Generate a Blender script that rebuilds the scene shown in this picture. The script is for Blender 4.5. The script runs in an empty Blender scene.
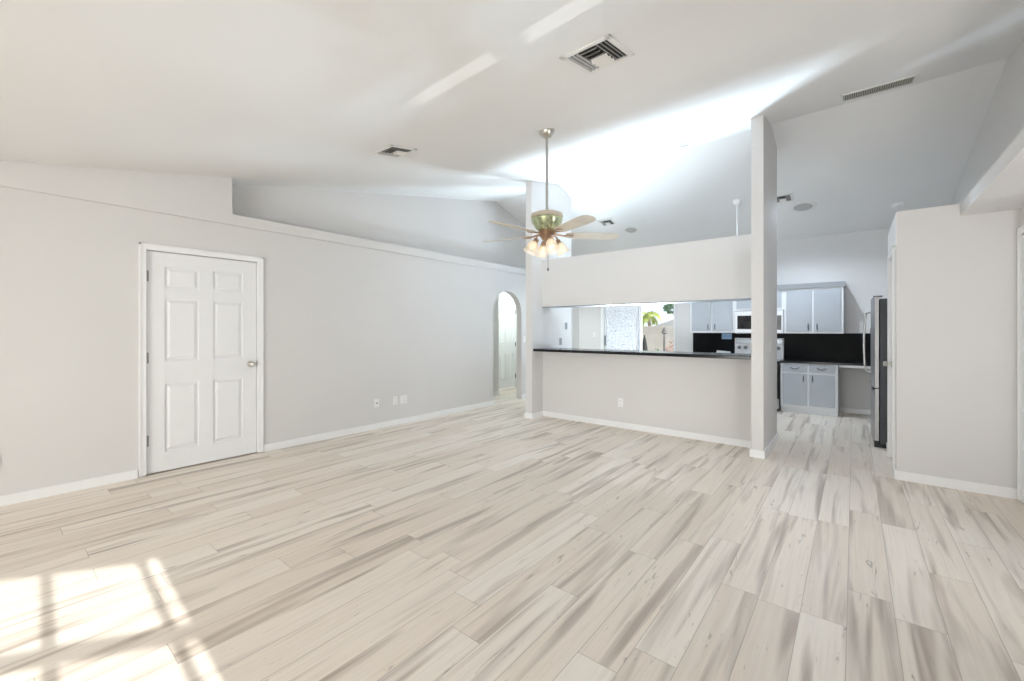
import bpy, bmesh, math, random
from mathutils import Vector, Matrix
random.seed(7)
scene = bpy.context.scene
COL = scene.collection
R = math.radians

# ------------------------------------------------------------------ camera
F_PX, CX, CY, VPX, EYE = 423.0, 512.0, 330.5, 854.0, 1.31
YAW = math.atan((VPX - CX) / F_PX)
cam_d = bpy.data.cameras.new('camera')
cam_d.sensor_fit = 'HORIZONTAL'
cam_d.sensor_width = 36.0
cam_d.lens = F_PX / 1024.0 * 36.0
cam_d.shift_x = 0.0
cam_d.shift_y = -(340.5 - CY) / 1024.0
cam_d.clip_start = 0.02
cam_d.clip_end = 400
cam = bpy.data.objects.new('camera', cam_d)
COL.objects.link(cam)
cam.location = (0, 0, EYE)
cam.rotation_euler = (R(90), 0, YAW)
scene.camera = cam

# ------------------------------------------------------------------ world, sun, daylight, exposure
scene.view_settings.view_transform = 'Standard'
scene.view_settings.look = 'None'
scene.view_settings.gamma = 1.0
scene.view_settings.use_curve_mapping = False
scene.view_settings.exposure = 0.09
scene.cycles.max_bounces = 10
scene.cycles.diffuse_bounces = 6
scene.cycles.glossy_bounces = 4
scene.cycles.transparent_max_bounces = 12
scene.cycles.caustics_reflective = False
scene.cycles.caustics_refractive = False
scene.cycles.sample_clamp_indirect = 6.0

world = bpy.data.worlds.new('world')
scene.world = world
world.use_nodes = True
wbg = world.node_tree.nodes['Background']
wbg.inputs['Color'].default_value = (0.86, 0.93, 1.0, 1)
wbg.inputs['Strength'].default_value = 1.3

SUN_TRAVEL = Vector((-1.0, 0.047, -0.44)).normalized()
sd = bpy.data.lights.new('sun', 'SUN')
sd.energy = 7.0
sd.angle = R(0.5)
sd.color = (1.0, 0.985, 0.965)
sun = bpy.data.objects.new('sun', sd)
COL.objects.link(sun)
sun.rotation_euler = SUN_TRAVEL.to_track_quat('-Z', 'Y').to_euler()
sun.location = (6, 0, 6)


def daylight(name, loc, aim, sx, sy, power, color, spread=180):
    d = bpy.data.lights.new(name, 'AREA')
    d.shape = 'RECTANGLE'
    d.size, d.size_y = sx, sy
    d.energy = power
    d.color = color
    d.spread = R(spread)
    o = bpy.data.objects.new(name, d)
    COL.objects.link(o)
    o.location = loc
    o.rotation_euler = Vector(aim).to_track_quat('-Z', 'Y').to_euler()
    return o


# sun glitter thrown up by the pool outside the right wall
gd = bpy.data.lights.new('sun_glint', 'SUN')
gd.energy = 1.6
gd.angle = R(0.5)
glint = bpy.data.objects.new('sun_glint', gd)
COL.objects.link(glint)
glint.rotation_euler = Vector((-1.0, 0.047, 0.44)).to_track_quat('-Z', 'Y').to_euler()
glint.location = (6, 2, -1)
# daylight outside the glass doors behind the camera
daylight('daylight_rear', (-1.25, -4.84, 1.05), (0.0, 1, -0.10), 4.0, 1.9, 280, (1.0, 0.985, 0.965))
# added fill panels outside the made-up side opening, brightening the right side
daylight('fill_side_up', (1.24, 2.95, 0.5), (-0.6, 0.25, 1.0), 1.9, 0.9, 30, (1.0, 0.985, 0.965), 160)
daylight('fill_side', (1.24, 2.2, 1.0), (-0.45, 1.0, 0.45), 0.9, 1.9, 27, (1.0, 0.985, 0.97), 120)
# added low panels, out of sight, standing in for sunlit-patio bounce through the slider
daylight('patio_bounce', (-4.35, 9.32, 0.12), (0.75, -1.0, 1.1), 1.6, 1.25, 560, (0.68, 0.84, 1.0), 84)
daylight('patio_bounce_right', (-2.95, 9.15, 0.10), (-0.1, -1.0, 0.95), 0.6, 0.9, 105, (0.68, 0.84, 1.0), 90)
# added panel under the hall ceiling, out of sight, brightening the hall
daylight('hall_fill', (-5.25, 7.35, 2.20), (-0.45, 0, -1), 0.4, 1.8, 45, (0.86, 1.0, 0.97))


# ------------------------------------------------------------------ materials
def mat(name, color, rough=0.6, metal=0.0, spec=None, noise=0.0, nscale=8.0, bump=0.0, bscale=200.0,
        emit=None, estr=0.0, alpha=None):
    m = bpy.data.materials.new(name)
    m.use_nodes = True
    nt = m.node_tree
    b = nt.nodes['Principled BSDF']
    b.inputs['Base Color'].default_value = (*color, 1)
    b.inputs['Roughness'].default_value = rough
    b.inputs['Metallic'].default_value = metal
    if spec is not None:
        b.inputs['Specular IOR Level'].default_value = spec
    tc = None
    if noise or bump:
        tc = nt.nodes.new('ShaderNodeTexCoord')
    if noise:
        n = nt.nodes.new('ShaderNodeTexNoise')
        n.inputs['Scale'].default_value = nscale
        n.inputs['Detail'].default_value = 4
        nt.links.new(tc.outputs['Object'], n.inputs['Vector'])
        r = nt.nodes.new('ShaderNodeValToRGB')
        r.color_ramp.elements[0].position = 0.3
        r.color_ramp.elements[1].position = 0.7
        r.color_ramp.elements[0].color = tuple(max(0, c * (1 - noise)) for c in color) + (1,)
        r.color_ramp.elements[1].color = tuple(min(1, c * (1 + noise)) for c in color) + (1,)
        nt.links.new(n.outputs['Fac'], r.inputs['Fac'])
        nt.links.new(r.outputs['Color'], b.inputs['Base Color'])
    if bump:
        n2 = nt.nodes.new('ShaderNodeTexNoise')
        n2.inputs['Scale'].default_value = bscale
        n2.inputs['Detail'].default_value = 3
        nt.links.new(tc.outputs['Object'], n2.inputs['Vector'])
        bp = nt.nodes.new('ShaderNodeBump')
        bp.inputs['Strength'].default_value = bump
        bp.inputs['Distance'].default_value = 0.01
        nt.links.new(n2.outputs['Fac'], bp.inputs['Height'])
        nt.links.new(bp.outputs['Normal'], b.inputs['Normal'])
    if emit:
        b.inputs['Emission Color'].default_value = (*emit, 1)
        b.inputs['Emission Strength'].default_value = estr
    return m


M = {}
M['wall'] = mat('wall_paint', (0.71, 0.695, 0.685), 0.75, spec=0.25, noise=0.012, nscale=1.5, bump=0.05, bscale=160)
M['ceiling'] = mat('ceiling_paint', (0.825, 0.82, 0.812), 0.85, spec=0.2, noise=0.012, nscale=1.2, bump=0.06, bscale=120)
M['trim'] = mat('trim_paint', (0.88, 0.88, 0.885), 0.35, noise=0.01)
M['door'] = mat('door_paint', (0.85, 0.85, 0.86), 0.4, noise=0.01)
M['cab_face'] = mat('cabinet_grey', (0.46, 0.485, 0.52), 0.45, noise=0.03, nscale=3)
M['cab_frame'] = mat('cabinet_white', (0.86, 0.865, 0.88), 0.4, noise=0.01)
M['cab_dark'] = mat('cabinet_crown_grey', (0.36, 0.37, 0.39), 0.5, noise=0.03)
M['pull'] = mat('pull_gunmetal', (0.16, 0.165, 0.175), 0.35, 0.8, noise=0.05)
M['stone'] = mat('black_stone', (0.014, 0.014, 0.017), 0.16, spec=0.3, noise=0.6, nscale=60)
M['splash'] = mat('black_tile', (0.007, 0.007, 0.008), 0.3, spec=0.05, noise=0.3, nscale=6)
M['steel'] = mat('stainless', (0.42, 0.41, 0.41), 0.42, 1.0, noise=0.04, nscale=30)
M['steel_dark'] = mat('dark_stainless', (0.30, 0.32, 0.34), 0.3, 0.9, noise=0.04, nscale=20)
M['appl_white'] = mat('appliance_white', (0.84, 0.84, 0.86), 0.3, noise=0.01)
M['black'] = mat('black_enamel', (0.02, 0.022, 0.026), 0.25, noise=0.2)
M['black_glass'] = mat('black_glass', (0.012, 0.014, 0.016), 0.06, noise=0.1)
M['fridge_side'] = mat('fridge_side_dark', (0.055, 0.06, 0.07), 0.45, noise=0.1)
M['nickel'] = mat('satin_nickel', (0.60, 0.57, 0.52), 0.3, 1.0, noise=0.04)
M['hinge'] = mat('hinge_grey', (0.30, 0.30, 0.29), 0.4, 0.7, noise=0.04)
M['chrome'] = mat('brushed_steel_rod', (0.58, 0.57, 0.55), 0.35, 1.0, noise=0.04)
M['brass_green'] = mat('green_tinted_brass', (0.50, 0.56, 0.36), 0.2, 0.8, noise=0.35, nscale=16)  # greenish reflections of polished brass put into its mottled base colour
M['bronze'] = mat('aged_bronze', (0.42, 0.28, 0.19), 0.35, 0.8, noise=0.1)
M['blade'] = mat('blade_whitewash', (0.56, 0.495, 0.405), 0.6, spec=0.2, noise=0.10, nscale=6)
M['blade_dark'] = mat('blade_cap', (0.16, 0.14, 0.12), 0.5, noise=0.1)
M['plate'] = mat('plate_white', (0.86, 0.86, 0.86), 0.35, noise=0.01)
M['plate_grey'] = mat('plate_grey', (0.30, 0.31, 0.33), 0.4, noise=0.02)
M['slot'] = mat('slot_dark', (0.10, 0.10, 0.10), 0.5, noise=0.02)
M['duct'] = mat('duct_dark', (0.06, 0.06, 0.058), 0.8, noise=0.1)
M['louver'] = mat('louver_grey', (0.46, 0.455, 0.44), 0.5, noise=0.03)
M['grille'] = mat('grille_beige', (0.42, 0.40, 0.35), 0.55, noise=0.05)
M['reg_white'] = mat('register_white', (0.80, 0.79, 0.77), 0.45, noise=0.01)
M['patch_blue'] = mat('patch_blue', (0.30, 0.48, 0.70), 0.5, noise=0.1, nscale=30)
M['concrete'] = mat('patio_concrete', (0.46, 0.44, 0.42), 0.8, noise=0.06, nscale=3)
M['garden_wall'] = mat('garden_wall_beige', (0.64, 0.575, 0.51), 0.85, noise=0.07, nscale=3, bump=0.2, bscale=30)
M['roof_tile'] = mat('far_roof', (0.52, 0.50, 0.49), 0.8, noise=0.1)
M['alu'] = mat('white_aluminium', (0.84, 0.85, 0.87), 0.4, noise=0.01)
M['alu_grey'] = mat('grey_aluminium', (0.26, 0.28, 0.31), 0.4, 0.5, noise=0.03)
M['palm'] = mat('palm_leaf', (0.36, 0.42, 0.10), 0.6, noise=0.35, nscale=4)
M['leaf_dark'] = mat('leaf_dark', (0.09, 0.17, 0.08), 0.6, noise=0.3, nscale=5)
M['leaf_red'] = mat('leaf_red', (0.42, 0.20, 0.13), 0.6, noise=0.4, nscale=10)
M['trunk'] = mat('trunk_bark', (0.30, 0.24, 0.19), 0.9, noise=0.25, nscale=12)
M['rock'] = mat('garden_rock', (0.16, 0.15, 0.145), 0.9, noise=0.3, nscale=8)
M['canvas_black'] = mat('black_canvas', (0.02, 0.021, 0.02), 0.8, noise=0.2)
M['bulb'] = mat('lit_bulb', (1, 0.9, 0.75), 0.5, emit=(1.0, 0.80, 0.55), estr=2.2, noise=0.01)


def glass_mat(name, tint, gloss=0.12):
    m = bpy.data.materials.new(name)
    m.use_nodes = True
    nt = m.node_tree
    nt.nodes.clear()
    out = nt.nodes.new('ShaderNodeOutputMaterial')
    tr = nt.nodes.new('ShaderNodeBsdfTransparent')
    tr.inputs['Color'].default_value = (*tint, 1)
    gl = nt.nodes.new('ShaderNodeBsdfGlossy')
    gl.inputs['Roughness'].default_value = 0.02
    fr = nt.nodes.new('ShaderNodeFresnel')
    fr.inputs['IOR'].default_value = 1.35
    mx = nt.nodes.new('ShaderNodeMixShader')
    nt.links.new(fr.outputs[0], mx.inputs[0])
    nt.links.new(tr.outputs[0], mx.inputs[1])
    nt.links.new(gl.outputs[0], mx.inputs[2])
    nt.links.new(mx.outputs[0], out.inputs[0])
    return m


M['glass'] = glass_mat('clear_glass', (0.97, 0.985, 0.98))


def frosted(name):
    m = bpy.data.materials.new(name)
    m.use_nodes = True
    nt = m.node_tree
    nt.nodes.clear()
    out = nt.nodes.new('ShaderNodeOutputMaterial')
    tl = nt.nodes.new('ShaderNodeBsdfTranslucent')
    tl.inputs['Color'].default_value = (0.95, 0.88, 0.78, 1)
    df = nt.nodes.new('ShaderNodeBsdfPrincipled')
    df.inputs['Base Color'].default_value = (0.90, 0.86, 0.80, 1)
    df.inputs['Roughness'].default_value = 0.2
    tc = nt.nodes.new('ShaderNodeTexCoord')
    nz = nt.nodes.new('ShaderNodeTexNoise')
    nz.inputs['Scale'].default_value = 25
    nt.links.new(tc.outputs['Object'], nz.inputs['Vector'])
    rp = nt.nodes.new('ShaderNodeValToRGB')
    rp.color_ramp.elements[0].color = (0.86, 0.78, 0.68, 1)
    rp.color_ramp.elements[1].color = (0.97, 0.95, 0.92, 1)
    nt.links.new(nz.outputs['Fac'], rp.inputs['Fac'])
    nt.links.new(rp.outputs['Color'], df.inputs['Base Color'])
    mx = nt.nodes.new('ShaderNodeMixShader')
    mx.inputs[0].default_value = 0.5
    nt.links.new(tl.outputs[0], mx.inputs[1])
    nt.links.new(df.outputs[0], mx.inputs[2])
    tp = nt.nodes.new('ShaderNodeBsdfTransparent')
    mx2 = nt.nodes.new('ShaderNodeMixShader')
    mx2.inputs[0].default_value = 0.35
    nt.links.new(mx.outputs[0], mx2.inputs[1])
    nt.links.new(tp.outputs[0], mx2.inputs[2])
    nt.links.new(mx2.outputs[0], out.inputs[0])
    return m


M['shade_glass'] = frosted('alabaster_glass')


def stucco_mat():
    m = mat('white_stucco', (0.80, 0.81, 0.83), 0.9)
    nt = m.node_tree
    b = nt.nodes['Principled BSDF']
    tc = nt.nodes.new('ShaderNodeTexCoord')
    v = nt.nodes.new('ShaderNodeTexNoise')
    v.inputs['Scale'].default_value = 22
    v.inputs['Detail'].default_value = 5
    v.inputs['Distortion'].default_value = 0.8
    nt.links.new(tc.outputs['Object'], v.inputs['Vector'])
    r = nt.nodes.new('ShaderNodeValToRGB')
    r.color_ramp.elements[0].position = 0.36
    r.color_ramp.elements[1].position = 0.60
    r.color_ramp.elements[0].color = (0.29, 0.285, 0.285, 1)
    r.color_ramp.elements[1].color = (0.44, 0.42, 0.415, 1)
    nt.links.new(v.outputs['Fac'], r.inputs['Fac'])
    nt.links.new(r.outputs['Color'], b.inputs['Base Color'])
    bp = nt.nodes.new('ShaderNodeBump')
    bp.inputs['Strength'].default_value = 0.7
    bp.inputs['Distance'].default_value = 0.03
    nt.links.new(v.outputs['Fac'], bp.inputs['Height'])
    nt.links.new(bp.outputs['Normal'], b.inputs['Normal'])
    return m


M['stucco'] = stucco_mat()


def plank_mat():
    """Greige vinyl planks running along Y, 0.17 m wide, 1.22 m long, staggered."""
    m = bpy.data.materials.new('vinyl_planks')
    m.use_nodes = True
    nt = m.node_tree
    N, L = nt.nodes, nt.links
    b = N['Principled BSDF']
    tc = N.new('ShaderNodeTexCoord')
    sp = N.new('ShaderNodeSeparateXYZ')
    L.new(tc.outputs['Object'], sp.inputs[0])

    def math_(op, a, c=None, d=None):
        n = N.new('ShaderNodeMath')
        n.operation = op
        for k, val in enumerate((a, c, d)):
            if val is None:
                continue
            if isinstance(val, (int, float)):
                n.inputs[k].default_value = val
            else:
                L.new(val, n.inputs[k])
        return n.outputs[0]

    W, LEN = 0.17, 1.22
    u = math_('DIVIDE', math_('ADD', sp.outputs['X'], 0.195 + 17.0), W)
    row = math_('FLOOR', u)
    fu = math_('FRACT', u)
    wn = N.new('ShaderNodeTexWhiteNoise')
    wn.noise_dimensions = '1D'
    L.new(math_('ADD', row, 3.7), wn.inputs['W'])
    stag = math_('MULTIPLY', wn.outputs['Value'], LEN)
    v = math_('DIVIDE', math_('ADD', math_('ADD', sp.outputs['Y'], 30.0), stag), LEN)
    colm = math_('FLOOR', v)
    fv = math_('FRACT', v)
    cmb = N.new('ShaderNodeCombineXYZ')
    L.new(row, cmb.inputs[0])
    L.new(colm, cmb.inputs[1])
    wn2 = N.new('ShaderNodeTexWhiteNoise')
    wn2.noise_dimensions = '3D'
    L.new(cmb.outputs[0], wn2.inputs['Vector'])
    rnd = N.new('ShaderNodeSeparateColor')
    L.new(wn2.outputs['Color'], rnd.inputs[0])

    def grain(sx, sy, seed, detail, dist=0.0, rough=0.5):
        c = N.new('ShaderNodeCombineXYZ')
        L.new(math_('ADD', math_('MULTIPLY', sp.outputs['X'], sx), math_('MULTIPLY', rnd.outputs[0], 91.0 + seed)), c.inputs[0])
        L.new(math_('ADD', math_('MULTIPLY', sp.outputs['Y'], sy), math_('MULTIPLY', rnd.outputs[1], 57.0 + seed)), c.inputs[1])
        c.inputs[2].default_value = seed
        n = N.new('ShaderNodeTexNoise')
        n.inputs['Scale'].default_value = 1.3
        n.inputs['Detail'].default_value = detail
        n.inputs['Roughness'].default_value = rough
        n.inputs['Distortion'].default_value = dist
        L.new(c.outputs[0], n.inputs['Vector'])
        return n.outputs['Fac']

    def ramp(fac, stops):
        r = N.new('ShaderNodeValToRGB')
        els = r.color_ramp.elements
        while len(els) < len(stops):
            els.new(0.5)
        for e, (p, c) in zip(els, stops):
            e.position = p
            e.color = (*c, 1) if len(c) == 3 else c
        L.new(fac, r.inputs['Fac'])
        return r.outputs['Color']

    def mix(fac, a, c, blend='MIX'):
        n = N.new('ShaderNodeMix')
        n.data_type = 'RGBA'
        n.blend_type = blend
        if isinstance(fac, (int, float)):
            n.inputs[0].default_value = fac
        else:
            L.new(fac, n.inputs[0])
        for k, val in ((6, a), (7, c)):
            if isinstance(val, tuple):
                n.inputs[k].default_value = (*val, 1)
            else:
                L.new(val, n.inputs[k])
        return n.outputs[2]

    base = ramp(rnd.outputs[2], [(0.0, (0.79, 0.69, 0.59)), (0.5, (0.86, 0.765, 0.665)), (1.0, (0.90, 0.825, 0.74))])
    broad = grain(10.0, 0.62, 2.0, 2, 0.5)
    bfac = ramp(broad, [(0.52, (0, 0, 0)), (0.71, (1, 1, 1))])
    c1 = mix(math_('MULTIPLY', bfac, 0.90), base, (0.43, 0.35, 0.285))
    fine = grain(70.0, 1.6, 5.0, 4, 0.4, 0.6)
    c2 = mix(math_('MULTIPLY', ramp(fine, [(0.45, (0, 0, 0)), (0.75, (1, 1, 1))]), 0.28), c1, (0.52, 0.45, 0.385))
    knot = grain(22.0, 3.2, 9.0, 3, 1.6, 0.55)
    kf = ramp(knot, [(0.655, (0, 0, 0)), (0.75, (1, 1, 1))])
    c3 = mix(math_('MULTIPLY', kf, 0.6), c2, (0.20, 0.16, 0.13))
    light = grain(14.0, 0.9, 13.0, 2, 0.3)
    c4 = mix(math_('MULTIPLY', ramp(light, [(0.52, (0, 0, 0)), (0.75, (1, 1, 1))]), 0.45), c3, (0.90, 0.835, 0.765))
    # seams
    eu = math_('MINIMUM', fu, math_('SUBTRACT', 1.0, fu))
    ev = math_('MINIMUM', fv, math_('SUBTRACT', 1.0, fv))
    su = math_('LESS_THAN', eu, 0.0016 / W)
    sv = math_('LESS_THAN', ev, 0.0016 / LEN)
    seam = math_('MAXIMUM', su, sv)
    c5 = mix(math_('MULTIPLY', seam, 0.5), c4, (0.24, 0.19, 0.16))
    L.new(c5, b.inputs['Base Color'])
    b.inputs['Roughness'].default_value = 0.42
    b.inputs['Specular IOR Level'].default_value = 0.4
    bp = N.new('ShaderNodeBump')
    bp.inputs['Strength'].default_value = 0.25
    bp.inputs['Distance'].default_value = 0.003
    L.new(math_('SUBTRACT', math_('MULTIPLY', fine, 0.4), seam), bp.inputs['Height'])
    L.new(bp.outputs['Normal'], b.inputs['Normal'])
    return m


M['floor'] = plank_mat()


# ------------------------------------------------------------------ mesh helpers
class MB:
    def __init__(self):
        self.bm = bmesh.new()

    def box(self, x0, x1, y0, y1, z0, z1, bevel=0.0):
        t = bmesh.new()
        bmesh.ops.create_cube(t, size=1.0)
        for v in t.verts:
            v.co = Vector((x0 + (v.co.x + .5) * (x1 - x0), y0 + (v.co.y + .5) * (y1 - y0), z0 + (v.co.z + .5) * (z1 - z0)))
        if bevel:
            bmesh.ops.bevel(t, geom=list(t.edges), offset=bevel, segments=2, affect='EDGES', profile=0.5)
        self._add(t)
        return self

    def _add(self, t, mtx=None):
        if mtx is not None:
            bmesh.ops.transform(t, matrix=mtx, verts=t.verts)
        me = bpy.data.meshes.new('tmp')
        t.to_mesh(me)
        t.free()
        self.bm.from_mesh(me)
        bpy.data.meshes.remove(me)

    def poly(self, pts):
        vs = [self.bm.verts.new(p) for p in pts]
        self.bm.faces.new(vs)
        return self

    def prism(self, pts, vec):
        """closed prism from a planar polygon pts extruded along vec"""
        vec = Vector(vec)
        a = [self.bm.verts.new(Vector(p)) for p in pts]
        c = [self.bm.verts.new(Vector(p) + vec) for p in pts]
        self.bm.faces.new(a[::-1])
        self.bm.faces.new(c)
        n = len(a)
        for i in range(n):
            self.bm.faces.new((a[i], a[(i + 1) % n], c[(i + 1) % n], c[i]))
        return self

    def lathe(self, prof, center=(0, 0, 0), seg=24, mtx=None, caps=True):
        """prof: list of (r, z) around the local z axis"""
        t = bmesh.new()
        rings = []
        for r, z in prof:
            rings.append([t.verts.new((r * math.cos(2 * math.pi * k / seg), r * math.sin(2 * math.pi * k / seg), z)) for k in range(seg)])
        for a, c in zip(rings, rings[1:]):
            for k in range(seg):
                t.faces.new((a[k], a[(k + 1) % seg], c[(k + 1) % seg], c[k]))
        if caps:
            for ring in (rings[0], rings[-1]):
                try:
                    t.faces.new(ring)
                except ValueError:
                    pass
        m = Matrix.Translation(center)
        if mtx is not None:
            m = m @ mtx
        self._add(t, m)
        return self

    def tube(self, path, rad, seg=10):
        t = bmesh.new()
        path = [Vector(p) for p in path]
        rads = rad if isinstance(rad, (list, tuple)) else [rad] * len(path)
        rings = []
        for i, p in enumerate(path):
            d = (path[min(i + 1, len(path) - 1)] - path[max(i - 1, 0)]).normalized()
            up = Vector((0, 0, 1)) if abs(d.z) < 0.95 else Vector((1, 0, 0))
            s = d.cross(up).normalized()
            w = s.cross(d).normalized()
            rings.append([t.verts.new(p + rads[i] * (math.cos(2 * math.pi * k / seg) * s + math.sin(2 * math.pi * k / seg) * w)) for k in range(seg)])
        for a, c in zip(rings, rings[1:]):
            for k in range(seg):
                t.faces.new((a[k], a[(k + 1) % seg], c[(k + 1) % seg], c[k]))
        t.faces.new(rings[0][::-1])
        t.faces.new(rings[-1])
        self._add(t)
        return self

    def build(self, name, m, parent=None, smooth=False, kind=None, bevel=0.0):
        bmesh.ops.recalc_face_normals(self.bm, faces=self.bm.faces)
        me = bpy.data.meshes.new(name)
        self.bm.to_mesh(me)
        self.bm.free()
        me.materials.append(m)
        if smooth:
            for p in me.polygons:
                p.use_smooth = True
            try:
                me.set_sharp_from_angle(angle=R(40))
            except Exception:
                pass
        o = bpy.data.objects.new(name, me)
        COL.objects.link(o)
        if parent is not None:
            o.parent = parent
        if kind:
            o['kind'] = kind
        if bevel:
            bv = o.modifiers.new('bevel', 'BEVEL')
            bv.width = bevel
            bv.segments = 2
            bv.limit_method = 'ANGLE'
        return o


def thing(name, label, cat, loc=(0, 0, 0), rot=(0, 0, 0), group=None, kind=None):
    o = bpy.data.objects.new(name, None)
    o.empty_display_size = 0.1
    COL.objects.link(o)
    o.location = loc
    o.rotation_euler = rot
    o['label'] = label
    o['category'] = cat
    if group:
        o['group'] = group
    if kind:
        o['kind'] = kind
    return o


def struct(name, mb, m, label=None, cat=None, smooth=False):
    o = mb.build(name, m, smooth=smooth, kind='structure')
    if label:
        o['label'] = label
        o['category'] = cat
    return o


# ------------------------------------------------------------------ room dimensions (metres)
XL = -4.95           # left wall face
XR = 1.00            # right wall face
YB = -4.60           # wall behind the camera
YK = 8.60            # kitchen back wall
S1, Z1 = 0.192, 2.559
BACKZ = 2.87


def ridge_y(x):
    return 5.90 + (x + 5.15) / 6.15 * (5.36 - 5.90)


YF = -0.5            # behind this the ceiling is flat


def zc(x, y):
    y = max(y, YF)
    ry = ridge_y(x)
    if y <= ry:
        return Z1 + S1 * y
    zr = Z1 + S1 * ry
    return zr + (y - ry) / (YK - ry) * (BACKZ - zr)


# floor
struct('floor', MB().box(-7.2, 1.3, -4.9, 9.2, -0.12, 0.0), M['floor'], 'pale greige wood-look plank floor running toward the kitchen', 'floor')

# ceilings
mb = MB()
x0, x1 = -5.32, 1.16
n = 8
xs = [x0 + (x1 - x0) * i / n for i in range(n + 1)]
for xa, xb in zip(xs, xs[1:]):
    mb.poly([(xa, YB - .25, zc(xa, YF)), (xb, YB - .25, zc(xb, YF)), (xb, YF, zc(xb, YF)), (xa, YF, zc(xa, YF))])
    mb.poly([(xa, YF, zc(xa, YF)), (xb, YF, zc(xb, YF)), (xb, ridge_y(xb), zc(xb, ridge_y(xb))), (xa, ridge_y(xa), zc(xa, ridge_y(xa)))])
bmesh.ops.remove_doubles(mb.bm, verts=mb.bm.verts, dist=1e-4)
struct('ceiling_main', mb, M['ceiling'], 'sloping white ceiling rising over the living room', 'ceiling')
mb = MB()
m_ = 10
for xa, xb in zip(xs, xs[1:]):
    for j in range(m_):
        def pt(x, t):
            ry = ridge_y(x)
            y = ry + (YK + 0.15 - ry) * t
            return (x, y, zc(x, y))
        mb.poly([pt(xa, j / m_), pt(xb, j / m_), pt(xb, (j + 1) / m_), pt(xa, (j + 1) / m_)])
bmesh.ops.remove_doubles(mb.bm, verts=mb.bm.verts, dist=1e-4)
struct('ceiling_kitchen', mb, M['ceiling'], 'ceiling slope falling from the ridge over the kitchen', 'ceiling', smooth=True)

# left wall (lower part) with entrance door opening and arch
DY0, DY1, DZ = 0.880, 1.812, 2.045
AY0, AY1, AZ = 5.593, 6.414, 2.032
AR = (AY1 - AY0) / 2
ASP = AZ - AR
WT = 0.12
LB = 2.39
mb = MB()
mb.box(XL - WT, XL, YB - 0.2, DY0, 0, LB)
mb.box(XL - WT, XL, DY0, DY1, DZ, LB)
mb.box(XL - WT, XL, DY1, AY0, 0, LB)
mb.box(XL - WT, XL, AY1, YK + 0.1, 0, LB)
seg = 24
for k in range(seg):
    t0, t1 = math.pi - math.pi * k / seg, math.pi - math.pi * (k + 1) / seg
    yc = (AY0 + AY1) / 2
    ya, za = yc + AR * math.cos(t0), ASP + AR * math.sin(t0)
    yb, zb = yc + AR * math.cos(t1), ASP + AR * math.sin(t1)
    mb.prism([(XL - WT, ya, za), (XL - WT, yb, zb), (XL - WT, yb, LB), (XL - WT, ya, LB)], (WT, 0, 0))
struct('wall_left', mb, M['wall'], 'long greige left wall with the white door and the arch', 'wall')
# closing piece behind the entrance door
struct('wall_behind_door', MB().box(XL - WT - 0.03, XL - WT, DY0 - 0.1, DY1 + 0.1, 0, 2.15), M['wall'], 'back of the closet behind the white entrance door', 'wall')

# upper left: bulkhead, plant ledge, alcove back wall
XU = -4.91
XA = -5.15
LT = 2.492
mb = MB()
yb0 = YB - 0.2
mb.prism([(XU, yb0, LB - 0.005), (XU, 1.554, LB - 0.005), (XU, 1.554, zc(XU, 1.554) + .02), (XU, YF, zc(XU, YF) + .02), (XU, yb0, zc(XU, yb0) + .02)], (-0.3, 0, 0))
struct('wall_left_bulkhead', mb, M['wall'], 'upper bulkhead above the white door, projecting slightly', 'wall')
struct('trim_ledge', MB().box(XA - 0.02, XU, 1.554, YK + .1, LB - 0.005, LT), M['wall'], 'plant ledge running along the top of the left wall', 'ledge')
mb = MB()
ys = [1.5, 3.0, ridge_y(XA), 7.2, YK + .1]
mb.prism([(XA, 1.5, LT - .1)] + [(XA, YK + .1, LT - .1)] + [(XA, y, zc(XA, y) + .03) for y in reversed(ys)], (-0.12, 0, 0))
struct('wall_alcove', mb, M['wall'], 'recessed upper wall behind the plant ledge', 'wall')

# rear wall (behind camera) with a wide glazed opening, right wall with slim window and added opening
RX0, RX1, RZ = -3.3, 0.80, 2.02
mb = MB()
mb.box(XL - .2, RX0, YB - .14, YB, 0, 2.50)
mb.box(RX1, XR + .2, YB - .14, YB, 0, 2.50)
mb.box(RX0, RX1, YB - .14, YB, RZ, 2.50)
struct('wall_rear', mb, M['wall'], 'wall behind the viewer around the wide glass doors', 'wall')
mb = MB()


def rw(y0, y1, z0):
    ys_ = [y0, y1] if not (y0 < ridge_y(XR) < y1) else [y0, ridge_y(XR), y1]
    mb.prism([(XR, y0, z0), (XR, y1, z0)] + [(XR, y, zc(XR, y) + .03) for y in reversed(ys_)], (0.14, 0, 0))


GY0, GY1 = 1.665, 1.800          # slim window in the right wall
GZ0, GZ1, GZ2, GZ3 = 1.390, 1.735, 1.815, 2.160
CY0 = 0.50                        # where the slanted corner wall starts
rw(CY0, GY0, 0)
PW0, PW1, PWZ = 1.98, 3.92, 2.06     # added opening in the right wall for fill light
rw(GY1, PW0, 0)
rw(PW1, YK + .1, 0)
rw(PW0, PW1, PWZ)
rw(GY0, GY1, GZ3 + .03)
mb.box(XR, XR + .14, GY0, GY1, 0, GZ0 - .03)
struct('wall_right', mb, M['wall'], 'right wall rising above the plant shelf', 'wall')
struct('wall_rear_right', MB().box(0.95, 1.15, YB - .1, -1.62, 0, 2.50).box(-0.42, 1.15, -1.66, -1.54, 0, 2.50), M['wall'], 'right side wall of the rear part of the room', 'wall')
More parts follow.
